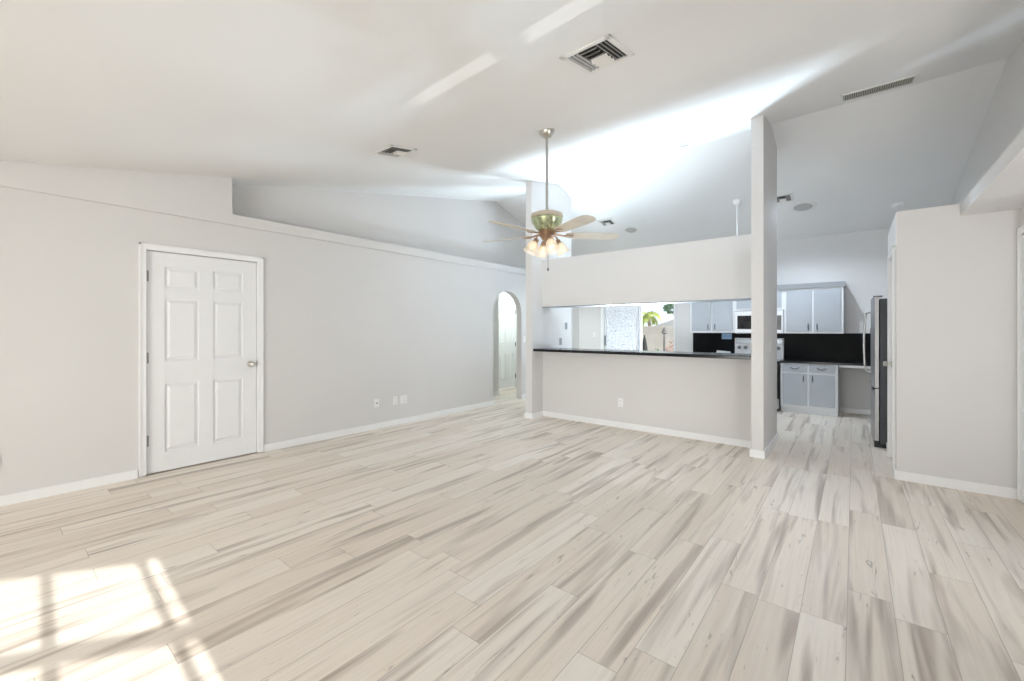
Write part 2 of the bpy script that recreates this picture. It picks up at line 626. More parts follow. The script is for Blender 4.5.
# slanted corner wall behind the viewer with a glazed door: local x runs back along the wall, y outward
HV = Vector((-0.565, -0.825, 0)).normalized()
CANG = math.atan2(HV.y, HV.x)
CLEN = 2.46
mb = MB()
CX0, CX1, CZT = 0.085, 1.90, 1.83
mb.box(0, CX0, 0, .02, 0, 2.75)
for xa, xb, za, zb in ((CX1, CLEN, 0, 2.75), (CX0, CX1, CZT, 2.75)):
    mb.box(xa, xb, 0, .12, za, zb)
wc = struct('wall_corner', mb, M['wall'], 'slanted wall behind the viewer around the glazed door', 'wall')
wc.location = (XR, CY0, 0)
wc.rotation_euler = (0, 0, CANG)

# kitchen back wall with slider opening
KX0, KX1, KZ = -4.32, -2.79, 2.05
mb = MB()


def kb(xa, xb, z0):
    mb.prism([(xa, YK, z0), (xb, YK, z0), (xb, YK, BACKZ + .03), (xa, YK, BACKZ + .03)], (0, 0.12, 0))


kb(-5.4, KX0, 0)
kb(KX0, KX1, KZ)
kb(KX1, XR + .2, 0)
struct('wall_kitchen', mb, M['wall'], 'kitchen back wall around the sliding glass door and cabinets', 'wall')


# fin walls (wing on the left of the bar, square post on its right)
def fin(name, xa, xb, y0, y1, label):
    mbx = MB()
    for_x = xa
    yr = ridge_y((xa + xb) / 2)
    t = bmesh.new()
    a = [t.verts.new((xa, y, z)) for y, z in [(y0, 0), (y1, 0), (y1, zc(xa, y1) + .02), (yr, zc(xa, ridge_y(xa)) + .02), (y0, zc(xa, y0) + .02)]]
    c = [t.verts.new((xb, y, z)) for y, z in [(y0, 0), (y1, 0), (y1, zc(xb, y1) + .02), (yr, zc(xb, ridge_y(xb)) + .02), (y0, zc(xb, y0) + .02)]]
    t.faces.new(a[::-1])
    t.faces.new(c)
    for i in range(5):
        t.faces.new((a[i], a[(i + 1) % 5], c[(i + 1) % 5], c[i]))
    mbx._add(t)
    return struct(name, mbx, M['wall'], label, 'wall')


fin('wall_wing', -3.835, -3.72, 5.07, 6.20, 'tall narrow wing wall left of the serving bar')
fin('column_bar', -0.83, -0.72, 4.98, 5.96, 'tall square post at the right end of the serving bar')
# half wall with serving opening
HZ = 2.39
struct('wall_half_lower', MB().box(-3.72, -0.83, 5.35, 5.55, 0, 1.0), M['wall'], 'low wall below the black serving bar', 'wall')
struct('wall_half_upper', MB().box(-3.72, -0.83, 5.35, 5.55, 1.672, HZ), M['wall'], 'hanging wall above the serving opening', 'wall')

struct('header_shade_strip', MB().box(-3.72, -0.83, 5.345, 5.555, 1.660, 1.672), M['alu_grey'], 'thin dark strip standing in for the shade under the hanging wall', 'trim')  # dark strip put in for the shaded underside of the hanging wall

# pantry box at right
PX, PY0, PY1, PZ = 0.29, 5.03, 6.20, 2.355
CD0, CD1, CDZ = 5.14, 5.82, 2.03
mb = MB()
mb.box(PX, XR, PY0, PY0 + .1, 0, PZ)
mb.box(PX, PX + .1, PY0 + .1, CD0, 0, PZ)
mb.box(PX, PX + .1, CD1, PY1, 0, PZ)
mb.box(PX, PX + .1, CD0, CD1, CDZ, PZ)
mb.box(PX + .1, XR, PY1 - .1, PY1, 0, PZ)
mb.box(PX + .1, XR, PY0 + .1, PY1 - .1, PZ - .1, PZ)
struct('wall_pantry', mb, M['wall'], 'pantry box with a flat open top beside the fridge', 'wall')
struct('trim_shelf', MB().box(0.68, XR, CY0 + .1, PY0, 2.252, 2.352), M['wall'], 'long high plant shelf along the right wall', 'shelf')

# hall beyond the arch
mb = MB()
mb.box(-5.72, -5.60, 4.6, 6.50, 0, 2.45)
mb.box(-6.22, -5.72, 6.38, 6.50, 0, 2.45)
mb.box(-6.22, -6.10, 6.50, 7.03, 0, 2.45)
mb.box(-6.22, -6.10, 7.03, 7.70, 1.985, 2.45)
mb.box(-6.22, -6.10, 7.70, 8.95, 0, 2.45)
mb.box(-6.2, XL - WT, 8.8, 8.95, 0, 2.45)
mb.box(-5.72, XL - WT, 4.5, 4.6, 0, 2.45)
struct('wall_hall', mb, M['wall'], 'walls of the short hall seen through the arch', 'wall')
struct('ceiling_hall', MB().box(-6.3, XL - WT, 4.5, 8.95, 2.40, 2.47), M['ceiling'], 'flat low ceiling of the hall beyond the arch', 'ceiling')


# baseboards
def base(name, mbx):
    return struct(name, mbx, M['trim'])


BH, BT = 0.078, 0.014
mb = MB()
mb.box(XL, XL + BT, YB, 0.83, 0, BH, 0.003).box(XL, XL + BT, 1.862, AY0, 0, BH, 0.003).box(XL, XL + BT, AY1, YK, 0, BH, 0.003)
base('baseboard_left', mb)
base('baseboard_half', MB().box(-3.72, -0.83, 5.35 - BT, 5.35, 0, BH, 0.003))
mb = MB()
mb.box(-3.835 - BT, -3.72 + BT, 5.07 - BT, 5.07, 0, BH).box(-3.72, -3.72 + BT, 5.07, 5.35 - BT, 0, BH).box(-3.835 - BT, -3.835, 5.07, 6.2, 0, BH)
base('baseboard_wing', mb)
mb = MB()
mb.box(-0.83 - BT, -0.72 + BT, 4.98 - BT, 4.98, 0, BH).box(-0.72, -0.72 + BT, 4.98, 5.96 + BT, 0, BH).box(-0.83 - BT, -0.83, 4.98, 5.35 - BT, 0, BH)
base('baseboard_post', mb)
mb = MB()
mb.box(PX - BT, XR, PY0 - BT, PY0, 0, BH).box(PX - BT, PX, PY0, CD0 - .055, 0, BH).box(PX - BT, PX, CD1 + .055, PY1 + BT, 0, BH)
base('baseboard_pantry', mb)
base('baseboard_right', MB().box(XR - BT, XR, CY0 + .03, PW0, 0, BH, 0.003).box(XR - BT, XR, PW1, 4.03, 0, BH, 0.003))
base('baseboard_kitchen', MB().box(-0.18, XR, YK - BT, YK, 0, BH, 0.003))
base('baseboard_hall', MB().box(-5.60, -5.60 + BT, 4.6, 6.5, 0, BH).box(-6.1, -6.1 + BT, 6.50, 6.98, 0, BH).box(-6.1, -6.1 + BT, 7.75, 8.8, 0, BH))


# ------------------------------------------------------------------ doors
def six_panel(w, h, t=0.035):
    """local: x 0..w, front at y=0 facing -y, z 0..h"""
    mb = MB()
    mb.box(0, w, 0.015, t, 0, h)
    st, mid = 0.118 * w / 0.91 + 0.012, 0.10 * w / 0.91 + .02
    zr = [0, .18, .81, 1.02, 1.60, 1.705, 1.90, 2.03]
    zr = [z * h / 2.03 for z in zr]
    xm0, xm1 = w / 2 - mid / 2, w / 2 + mid / 2
    mb.box(0, st, 0, .016, 0, h, 0.002).box(w - st, w, 0, .016, 0, h, 0.002).box(xm0, xm1, 0, .016, 0, h, 0.002)
    for a, c in ((0, 1), (2, 3), (4, 5), (6, 7)):
        mb.box(st - .001, xm0 + .001, 0, .016, zr[a], zr[c]).box(xm1 - .001, w - st + .001, 0, .016, zr[a], zr[c])
    for a, c in ((1, 2), (3, 4), (5, 6)):
        for xa, xb in ((st, xm0), (xm1, w - st)):
            # sloped moulding then raised field
            g, s = 0.012, 0.026
            bt = mb.bm
            P = [(xa + g, .0149, zr[a] + g), (xb - g, .0149, zr[a] + g), (xb - g, .0149, zr[c] - g), (xa + g, .0149, zr[c] - g)]
            Q = [(xa + g + s, .003, zr[a] + g + s), (xb - g - s, .003, zr[a] + g + s), (xb - g - s, .003, zr[c] - g - s), (xa + g + s, .003, zr[c] - g - s)]
            pv = [bt.verts.new(p) for p in P]
            qv = [bt.verts.new(p) for p in Q]
            for i in range(4):
                bt.faces.new((pv[i], pv[(i + 1) % 4], qv[(i + 1) % 4], qv[i]))
            bt.faces.new(qv)
    return mb


def knob(parent, x, z, lever=False):
    mb = MB()
    rot = Matrix.Rotation(R(90), 4, 'X')      # local z -> -y
    mb.lathe([(0.001, 0.0), (0.032, 0.0), (0.032, 0.006), (0.026, 0.010), (0.012, 0.012), (0.010, 0.032), (0.020, 0.038), (0.027, 0.050), (0.027, 0.060), (0.018, 0.070), (0.001, 0.072)],
             (x, 0.0, z), 20, rot)
    return mb.build('door_knob', M['nickel'], parent, smooth=True)


def hinge(parent, x, z):
    mb = MB()
    mb.box(x - .016, x + .012, -.006, .004, z - .045, z + .045)
    mb.lathe([(0.009, -.050), (0.009, .050)], (x - .002, -.010, z), 10)
    return mb.build('hinge', M['hinge'], parent, smooth=True)


def casing(parent, w, h, cw, top=None, y1=0.012):
    """around an opening x 0..w, z 0..h; on the wall face y = y1, projecting to -y"""
    mb = MB()
    t = 0.016
    for xa, xb, za, zb in ((-cw, -.006, 0, h + cw), (w + .006, w + cw, 0, h + cw), (-.006, w + .006, h + .006, h + cw)):
        mb.box(xa, xb, y1 - t, y1, za, zb, 0.003)
    mb.box(-cw, -cw + .014, y1 - t - .005, y1 - t + .002, 0, h + cw).box(w + cw - .014, w + cw, y1 - t - .005, y1 - t + .002, 0, h + cw).box(-cw, w + cw, y1 - t - .005, y1 - t + .002, h + cw - .014, h + cw)
    # jamb lining
    mb.box(-.018, -.004, y1, y1 + .07, 0, h + .004).box(w + .004, w + .018, y1, y1 + .07, 0, h + .004).box(-.018, w + .018, y1, y1 + .07, h + .004, h + .016)
    return mb.build('casing', M['trim'], parent)


# entrance/closet door on the left wall (front faces +X)
d1 = thing('door_1', 'white six-panel door in the left wall with a nickel knob', 'door', (XL - 0.012, DY0 + .016, 0.012), (0, 0, R(90)), kind='structure')
six_panel(DY1 - DY0 - .032, 2.02).build('door_leaf', M['door'], d1)
casing(d1, DY1 - DY0 - .032, 2.022, 0.058, y1=-0.012)
for z in (0.30, 1.05, 1.79):
    hinge(d1, 0.0, z)
knob(d1, 0.845, 0.945)

# pantry door (front faces -X), hinges near the camera, knob far
w = CD1 - CD0 - .03
d2 = thing('door_2', 'white six-panel pantry door beside the refrigerator', 'door', (PX + 0.012, CD1 - .015, 0.012), (0, 0, R(-90)), kind='structure')
six_panel(w, 2.0).build('door_leaf', M['door'], d2)
casing(d2, w, 2.002, 0.055, y1=-0.012)
for z in (0.28, 1.13, 1.83):
    hinge(d2, w, z)
knob(d2, 0.06, 0.96)

# hall door (front faces +X)
d3 = thing('door_3', 'narrow white six-panel door seen through the arch', 'door', (-6.112, 7.045, 0.012), (0, 0, R(90)), kind='structure')
six_panel(0.64, 1.955).build('door_leaf', M['door'], d3)
casing(d3, 0.64, 1.957, 0.055, y1=-0.012)
for z in (0.25, 0.98, 1.72):
    hinge(d3, 0.64, z)

# door at the frame's right edge (front faces -X)
d4 = thing('door_4', 'white door and casing at the right edge, beside the pantry wall', 'door', (XR - 0.012, 4.925, 0.012), (0, 0, R(-90)), kind='structure')
six_panel(0.82, 2.02).build('door_leaf', M['door'], d4)
casing(d4, 0.82, 2.022, 0.06, y1=0.012)
knob(d4, 0.76, 0.95)

# glazed door in the slanted corner wall: the sun comes through its panes
wd = thing('window_1', 'glazed door with square panes in the slanted wall behind the viewer', 'window', (XR, CY0, 0), (0, 0, CANG), kind='structure')
mb = MB()
cols = [(0.097, 0.159), (0.200, 0.576), (0.627, 1.003), (1.054, 1.430), (1.48, 1.86)]
rows = [(0.164, 0.524), (0.587, 0.945), (1.008, 1.366), (1.429, 1.787)]
ye = [CX0] + [v for c in cols for v in c] + [CX1]
for k in range(0, len(ye), 2):
    mb.box(ye[k], ye[k + 1], -.004, .004, 0, CZT)
ze = [0] + [v for c in rows for v in c] + [CZT]
for k in range(0, len(ze), 2):
    mb.box(CX0, CX1, -.004, .004, ze[k], ze[k + 1])
mb.build('window_frame', M['alu'], wd)
MB().box(CX0 + .005, CX1 - .005, -.001, .001, .02, CZT - .01).build('pane', M['glass'], wd)

struct('glint_blocker_corner', MB().box(3.0, 3.2, -2.6, 0.75, -1.2, 0.93), M['stucco'], 'added low block outside the slanted corner, stopping the glint', 'wall')  # unseen block, added to stop glint through the corner panes
# slim two-pane window high in the right wall, under the added sun blocker
wg = thing('window_4', 'slim two-pane window in the right wall near the viewer', 'window', (XR, 0, 0), kind='structure')
mb = MB()
mb.box(.04, .10, GY0, GY1, GZ0 - .03, GZ0).box(.04, .10, GY0, GY1, GZ1, GZ2).box(.04, .10, GY0, GY1, GZ3, GZ3 + .03)
mb.build('window_frame', M['alu'], wg)
MB().box(.068, .072, GY0, GY1, GZ0, GZ3).build('pane', M['glass'], wg)
struct('sun_blocker_slab', MB().box(XR + .1, XR + 5.7, 1.0, 4.5, 2.36, 2.46), M['ceiling'], 'added slab outside the right wall, blocking direct sun', 'roof')  # unseen slab, added to keep direct sun off the right-wall openings
struct('glint_blocker_side', MB().box(3.0, 3.2, 1.95, 4.4, -1.2, 1.2), M['stucco'], 'added low block outside the side opening, stopping the glint', 'wall')  # unseen block, added to keep the upward glint out of the side opening
wp = thing('fill_window', 'added wide glazed opening in the right wall for fill light', 'window', (XR, 0, 0), kind='structure')  # made-up opening, added so fill light reaches the right side
mb = MB()
for ya in (PW0, (PW0 + PW1) / 2 - .03, PW1 - .06):
    mb.box(.04, .10, ya, ya + .06, 0, PWZ)
mb.box(.04, .10, PW0, PW1, 0, .07).box(.04, .10, PW0, PW1, PWZ - .06, PWZ)
mb.build('window_frame', M['alu'], wp)
MB().box(.068, .072, PW0 + .02, PW1 - .02, .03, PWZ - .03).build('pane', M['glass'], wp)

# wide glass doors behind the camera
wr = thing('window_2', 'wide glass doors in the wall behind the viewer', 'window', (0, YB, 0), kind='structure')
mb = MB()
for xa in (RX0, RX0 + 1.35, RX0 + 2.7, RX1 - .06):
    mb.box(xa, xa + .06, -.1, -.05, 0, RZ)
mb.box(RX0, RX1, -.1, -.05, 0, .08).box(RX0, RX1, -.1, -.05, RZ - .07, RZ)
mb.build('window_frame', M['alu'], wr)
MB().box(RX0 + .02, RX1 - .02, -.078, -.072, .03, RZ - .03).build('pane', M['glass'], wr)

# kitchen slider
ks = thing('window_3', 'sliding glass door in the kitchen back wall showing the patio', 'window', (0, YK, 0), kind='structure')
mb = MB()
mb.box(KX0 - .075, KX0 + .002, -.018, .0, 0, KZ + .06).box(KX1 - .002, KX1 + .02, -.014, .0, 0, KZ + .06).box(KX0, KX1, -.016, .0, KZ, KZ + .06)
mb.build('casing', M['trim'], ks)
mb = MB()
KM = -3.56
mb.box(KX0, KX0 + .045, .02, .06, 0, KZ).box(KX0, KM, .02, .06, 0, .07).box(KX0, KM, .02, .06, KZ - .06, KZ).box(KM - .03, KM + .02, .02, .06, 0, KZ)
mb.build('sash', M['alu'], ks)
mb = MB()
mb.box(KM + .01, KM + .045, .065, .10, 0, KZ).box(KX1 - .035, KX1, .065, .10, 0, KZ).box(KM, KX1, .065, .10, 0, .07).box(KM, KX1, .065, .10, KZ - .06, KZ)
mb.build('sash', M['alu'], ks)
MB().box(KX0 + .04, KM - .02, .038, .042, .06, KZ - .05).build('pane', M['glass'], ks)
MB().box(KM + .04, KX1 - .03, .08, .084, .06, KZ - .05).build('pane', M['glass'], ks)
mb = MB()
mb.box(KX0 + .012, KX0 + .034, -.03, .02, 0.98, 1.20, .004)
mb.build('door_handle', M['alu_grey'], ks)

# ------------------------------------------------------------------ outside the kitchen slider
struct('ground_patio', MB().box(-14, 8, 8.72, 22, -0.42, -0.30), M['concrete'], 'pale concrete patio outside the kitchen slider', 'patio')
struct('wall_stucco', MB().box(-6.6, -4.06, 9.95, 10.15, -0.32, 3.2), M['stucco'], 'white textured stucco wall outside the fixed glass panel', 'wall')
mb = MB()
mb.box(-16, 6, 16.0, 16.18, -0.32, 1.42).box(-16, 6, 15.97, 16.21, 1.42, 1.48)
struct('wall_garden', mb, M['garden_wall'], 'low beige garden wall beyond the patio', 'wall')

# neighbour's roof
nr = thing('house', 'pale neighbouring house roof peeking over the garden wall', 'house', (-9.4, 24, 0))
mb = MB()
mb.box(.3, 6.0, 0, 5, 0, 1.45)
mb.build('house_wall', M['stucco'], nr)
mb = MB()
mb.prism([(0, -0.3, 1.38), (6.4, -0.3, 1.38), (3.2, -0.3, 2.42)], (0, 5.6, 0))
mb.build('house_roof', M['roof_tile'], nr)


def palm_tree(name, label, loc, h, nf, L, m):
    t = thing(name, label, 'tree', loc, group=None)
    mb = MB()
    pts = [(0.12 * math.sin(k * .6), 0, h * k / 8) for k in range(9)]
    mb.tube(pts, [.16 - .006 * k for k in range(9)], 10)
    mb.build('trunk', M['trunk'], t, smooth=True)
    top = Vector(pts[-1])
    mb = MB()
    rnd = random.Random(3)
    for i in range(nf):
        a = 2 * math.pi * i / nf + rnd.uniform(-.15, .15)
        el = rnd.uniform(-.1, .85)
        sp = []
        p = top.copy()
        e = el
        for s in range(9):
            sp.append((p.copy(), e))
            p = p + Vector((math.cos(a) * math.cos(e), math.sin(a) * math.cos(e), math.sin(e))) * (L / 8)
            e -= 0.24
        side = Vector((-math.sin(a), math.cos(a), 0))
        for (pa, _), (pb, _) in zip(sp, sp[1:]):
            mb.tube([pa, pb], .012, 4)
        for k in range(1, 9):
            for f in (0, .33, .66):
                if k == 8 and f:
                    continue
                pa = sp[k][0].lerp(sp[min(k + 1, 8)][0], f)
                ll = L * .30 * math.sin(math.pi * (k + f + .8) / 10.2)
                d = (sp[min(k + 1, 8)][0] - sp[k - 1][0]).normalized()
                for s in (-1, 1):
                    tip = pa + side * s * ll * .8 + d * ll * .5 - Vector((0, 0, ll * .35))
                    mid = pa.lerp(tip, .4)
                    wv = d * .022
                    mb.poly([pa - wv, mid - wv * 1.4, tip, mid + wv * 1.4, pa + wv])
    mb.build('fronds', m, t)
    return t


palm_tree('palm_tree', 'yellow-green palm tree above the garden wall, seen through the slider', (-11.45, 30.0, 0), 2.45, 17, 1.15, M['palm'])


def shrub(name, label, loc, r, h, m, n=260, seed=1, cat='shrub', zm=None, rv=None):
    zm, rv = zm or h * .55, rv or h * .45
    t = thing(name, label, cat, loc)
    rnd = random.Random(seed)
    mb = MB()
    mb.tube([(0, 0, 0), (0.02, 0, h * .6)], [.03, .012], 6)
    mb.build('stem', M['trunk'], t)
    mb = MB()
    for i in range(n):
        a, u = rnd.uniform(0, 2 * math.pi), rnd.uniform(-1, 1)
        rr = r * rnd.uniform(.5, 1)
        s = math.sqrt(1 - u * u)
        c = Vector((rr * s * math.cos(a), rr * s * math.sin(a), zm + rv * u * rnd.uniform(.6, 1)))
        d = Vector((math.cos(a) * s, math.sin(a) * s, u + .5)).normalized()
        w_ = d.cross(Vector((rnd.uniform(-1, 1), rnd.uniform(-1, 1), rnd.uniform(-1, 1)))).normalized()
        l, ww = r * .32, r * .09
        mb.poly([c - d * l * .5, c + w_ * ww, c + d * l * .5, c - w_ * ww])
    mb.build('leaves', m, t)
    return t


shrub('tree', 'dark green tree crown at the top right of the slider view', (-10.55, 32.0, 0), 0.62, 3.4, M['leaf_dark'], 420, 5, 'tree', 2.95, .42)
shrub('red_plant', 'reddish leafy plant at the foot of the garden wall', (-4.71, 14.2, -0.30), 0.22, 1.3, M['leaf_red'], 160, 8, 'plant')
pt_ = thing('garden_ornament', 'slim dark post ornament with a small top in front of the garden wall', 'ornament', (-5.17, 14.9, -0.30))
MB().tube([(0, 0, 0), (0, 0, 1.54)], [.05, .035], 10).build('post', M['rock'], pt_, smooth=True)
MB().lathe([(.02, 1.48), (.09, 1.51), (.10, 1.54), (.05, 1.66), (.01, 1.74)], seg=14).build('post_top', M['rock'], pt_, smooth=True)
MB().lathe([(.2, 0), (.2, .08), (.12, .14), (.05, .2)], seg=14).build('post_base', M['rock'], pt_, smooth=True)
shrub('dark_shrub', 'dark low shrub left of the post ornament by the garden wall', (-5.28, 14.5, -0.30), 0.2, 1.0, M['leaf_dark'], 160, 11)
um = thing('patio_umbrella', 'short closed black umbrella standing outside the slider', 'umbrella', (-4.74, 12.0, -0.30))
MB().lathe([(.05, .62), (.10, .70), (.105, .92), (.075, 1.16), (.04, 1.37), (.005, 1.45)], seg=12).build('umbrella_canopy', M['canvas_black'], um, smooth=True)
MB().tube([(0, 0, 0.03), (0, 0, 1.48)], .02, 10).build('pole', M['black'], um, smooth=True)
MB().lathe([(.24, 0), (.24, .05), (.05, .09), (.04, .2)], seg=16).build('base', M['black'], um, smooth=True)

# ------------------------------------------------------------------ serving bar
bt = MB().box(-3.72, -0.83, 5.10, 5.62, 1.000, 1.038, 0.006).build('bar_top', M['stone'])
bt['label'] = 'long black stone bar top on the low wall'
bt['category'] = 'counter'

# ------------------------------------------------------------------ kitchen cabinets
UF, UB = 8.27, 8.595


def pull_v(parent, x, y, z, L=0.085):
    mb = MB()
    mb.tube([(x, y, z - L / 2), (x, y - .022, z - L / 2 + .012), (x, y - .026, z), (x, y - .022, z + L / 2 - .012), (x, y, z + L / 2)], [.007, .008, .010, .008, .007], 8)
    return mb.build('handle', M['pull'], parent, smooth=True)


def pull_h(parent, x, y, z, L=0.11):
    mb = MB()
    mb.tube([(x - L / 2, y, z + .012), (x - L * .42, y - .018, z + .004), (x - L * .2, y - .026, z - .010), (x, y - .028, z - .014), (x + L * .2, y - .026, z - .010), (x + L * .42, y - .018, z + .004), (x + L / 2, y, z + .012)], [.006, .007, .008, .008, .008, .007, .006], 8)
    return mb.build('handle', M['pull'], parent, smooth=True)


def cab_door(parent, x0, x1, z0, z1, yf, hx=None, hz=None, name='door'):
    d = MB().box(x0, x1, yf - .018, yf, z0, z1, 0.002).build(name, M['cab_face'], parent)
    if hx is not None:
        pull_v(d, hx, yf - .018, hz)
    return d


def upper(label, x0, x1, z0, z1, handles=True, fr=0.034):
    t = thing('upper_cabinet', label, 'cabinet', ((x0 + x1) / 2, UB, z0))
    w = (x1 - x0) / 2
    h = z1 - z0
    yf = UF - UB
    MB().box(-w, w, yf, 0, 0, h, 0.002).build('cabinet_body', M['cab_frame'], t)
    g = 0.013
    hz = 0.10
    cab_door(t, -w + fr, -g, fr, h - fr, yf, (-g - .045) if handles else None, fr + .075)
    cab_door(t, g, w - fr, fr, h - fr, yf, (g + .045) if handles else None, fr + .075)
    return t


upper('grey two-door wall cabinet left of the microwave, above the sink counter', -2.39, -1.635, 1.268, 1.99)
upper('short grey wall cabinet directly above the microwave', -1.635, -0.900, 1.655, 1.99, handles=False)
upper('grey two-door wall cabinet between the post and the refrigerator', -0.900, -0.125, 1.262, 1.99)
mb = MB()
mb.prism([(-2.41, UF - .03, 1.99), (-2.41, UF - .045, 2.065), (-2.41, UB, 2.065), (-2.41, UB, 1.99)], (2.41 - .105, 0, 0))
cr = mb.build('cabinet_crown', M['cab_dark'])
cr['label'] = 'grey crown board running along the top of the wall cabinets'
cr['category'] = 'moulding'
# filler panel left of the cabinets
BF = 8.04


def base_cab(label, x0, x1):
    t = thing('base_cabinet', label, 'cabinet', ((x0 + x1) / 2, YK - .005, 0))
    w = (x1 - x0) / 2
    yf = BF - (YK - .005)
    MB().box(-w, w, yf, 0, 0.10, 0.790, 0.002).build('cabinet_body', M['cab_frame'], t)
    MB().box(-w, w, yf + .06, 0, 0.0, 0.10).build('toe_kick', M['cab_frame'], t)
    f, g = .034, .013
    for s, (a, b) in ((-1, (-w + f, -g)), (1, (g, w - f))):
        dr = MB().box(a, b, yf - .018, yf, 0.655, 0.772, 0.002).build('drawer', M['cab_face'], t)
        pull_h(dr, (a + b) / 2, yf - .018, 0.715)
        cab_door(t, a, b, 0.135, 0.625, yf, s * (g + .045), 0.555)
    return t


base_cab('grey base cabinet with two drawers right of the range', -0.925, -0.190)
base_cab('grey base cabinet left of the range, behind the low wall', -2.40, -1.690)

ct = thing('countertop', 'black stone countertop right of the range with open space below', 'countertop', (-0.93, YK - .01, 0.792))
MB().box(0, 1.87, -.575, 0, 0, .034, 0.004).build('slab', M['stone'], ct)
mb = MB()
mb.box(.76, 1.87, -.56, -.535, -.034, 0).box(1.80, 1.84, -.56, 0, -.792, -.034)
mb.build('apron', M['cab_frame'], ct)
ct2 = MB().box(0, 0.74, -.575, 0, 0, .034, 0.004).build('countertop', M['stone'])
ct2.location = (-2.43, YK - .01, 0.792)
ct2['label'] = 'black stone countertop left of the range behind the bar'
ct2['category'] = 'countertop'
struct('wall_backsplash', MB().box(-2.43, XR, YK - .012, YK, 0.826, 1.266), M['splash'], 'glossy black backsplash behind the counter', 'backsplash')

# microwave
mw = thing('microwave', 'white microwave with a dark window fixed above the range', 'microwave', (-1.2625, UB, 1.26))
MB().box(-.36, .36, -.385, 0, 0, .385, .006).build('body', M['appl_white'], mw)
dr = MB().box(-.355, .20, -.412, -.386, .01, .375, .006).build('door', M['appl_white'], mw)
MB().box(-.315, .15, -.416, -.411, .075, .305, .002).build('door_window', M['black_glass'], dr)
pn = MB().box(.205, .355, -.410, -.386, .01, .375, .004).build('control_panel', M['appl_white'], mw)
MB().box(.225, .335, -.413, -.409, .06, .30, .002).build('keypad', M['black'], pn)
MB().tube([(.18, -.41, .06), (.18, -.445, .08), (.18, -.445, .32), (.18, -.41, .34)], .009, 8).build('handle', M['appl_white'], dr, smooth=True)
mb = MB()
for k in range(14):
    mb.box(-.33 + k * .047, -.30 + k * .047, -.389, -.384, .362, .378)
mb.build('vent_slots', M['slot'], mw)

# range
rg = thing('range', 'range with a white knob panel and black cooktop under the microwave', 'stove', (-1.31, UB, 0))
MB().box(-.375, .375, -.585, 0, .04, .795, .004).build('body', M['black'], rg)
MB().box(-.378, .378, -.60, -.03, .795, .815, .004).build('cooktop', M['black_glass'], rg)
od = MB().box(-.37, .37, -.615, -.586, .22, .775, .006).build('oven_door', M['black_glass'], rg)
MB().tube([(-.3, -.615, .72), (-.3, -.655, .72), (.3, -.655, .72), (.3, -.615, .72)], .011, 8).build('handle', M['appl_white'], od, smooth=True)
MB().box(-.37, .37, -.612, -.586, .05, .205, .006).build('bottom_drawer', M['steel'], rg)
bg = MB().prism([(-.375, -.075, .80), (-.375, -.06, 1.175), (-.375, 0, 1.175), (-.375, 0, .80)], (.75, 0, 0)).build('control_panel', M['appl_white'], rg)
MB().box(-.36, .36, -.082, -.06, 1.075, 1.165, .003).build('display_strip', M['steel_dark'], bg)
for kx in (-.30, -.20, .20, .30):
    mb = MB()
    rot = Matrix.Rotation(R(90), 4, 'X')
    mb.lathe([(.030, 0), (.030, .012), (.024, .028), (.001, .03)], (kx, -.074, 1.005), 18, rot)
    mb.box(kx - .005, kx + .005, -.112, -.10, .982, 1.028)
    mb.build('knob', M['pull'], bg, smooth=True)
for bx, by, br in ((-.19, -.17, .085), (.19, -.17, .07), (-.19, -.44, .07), (.19, -.44, .095)):
    MB().lathe([(br - .006, .8152), (br - .006, .8166), (br, .8166), (br, .8152)], (bx, by, 0), 24, caps=False).build('burner', M['pull'], rg)
for fx in (-.33, .33):
    for fy in (-.53, -.06):
        MB().lathe([(.02, 0), (.016, .045)], (fx, fy, 0), 10).build('foot', M['black'], rg)

# thin pale blue patch and white packet left of the range
cd = MB().box(-.085, .085, -.006, 0, 0, .11, .001).build('backsplash_patch', M['patch_blue'])
cd.location = (-1.83, YK - .013, 1.150)
cd['label'] = 'pale blue patch on the black backsplash left of the microwave'
cd['category'] = 'card'
mb = MB()
mb.prism([(-.13, -.05, 0), (.13, -.05, 0), (.11, -.02, .10), (-.11, -.03, .12)], (0, .05, 0))
pk = mb.build('paper_packet', M['plate'], bevel=.004)
pk.location = (-1.86, YK - .12, 0.826)
pk['label'] = 'crumpled white packet on the counter behind the bar'
pk['category'] = 'packet'

# refrigerator, front faces -X
FW, FH = 0.88, 1.685
fr = thing('refrigerator', 'stainless steel refrigerator with dark sides beside the pantry', 'refrigerator', (0.158, 6.25 + FW / 2, 0), (0, 0, R(-90)))
MB().box(-FW / 2, FW / 2, .065, .74, .045, FH - .02, .006).build('body', M['fridge_side'], fr)


def fdoor(x0, x1, z0, z1, name):
    mb = MB()
    seg = 8
    pts = [(x0, .06)]
    for k in range(seg + 1):
        t = k / seg
        x = x0 + (x1 - x0) * t
        gx = (x + FW / 2) / FW
        edge = min(1, min(t, 1 - t) / .06 + .45)
        pts.append((x, .018 * (1 - edge) + .014 * (2 * gx - 1) ** 2))
    pts.append((x1, .06))
    mb.prism([(x, y, z0) for x, y in pts], (0, 0, z1 - z0))
    return mb.build(name, M['steel'], fr, smooth=True, bevel=.003)


fa = fdoor(-FW / 2, -.003, .665, FH, 'door')
fb = fdoor(.003, FW / 2, .665, FH, 'door')
fc = fdoor(-FW / 2, FW / 2, .075, .655, 'freezer_drawer')


def fhandle(parent, path):
    return MB().tube(path, .011, 10).build('handle', M['chrome'], parent, smooth=True)


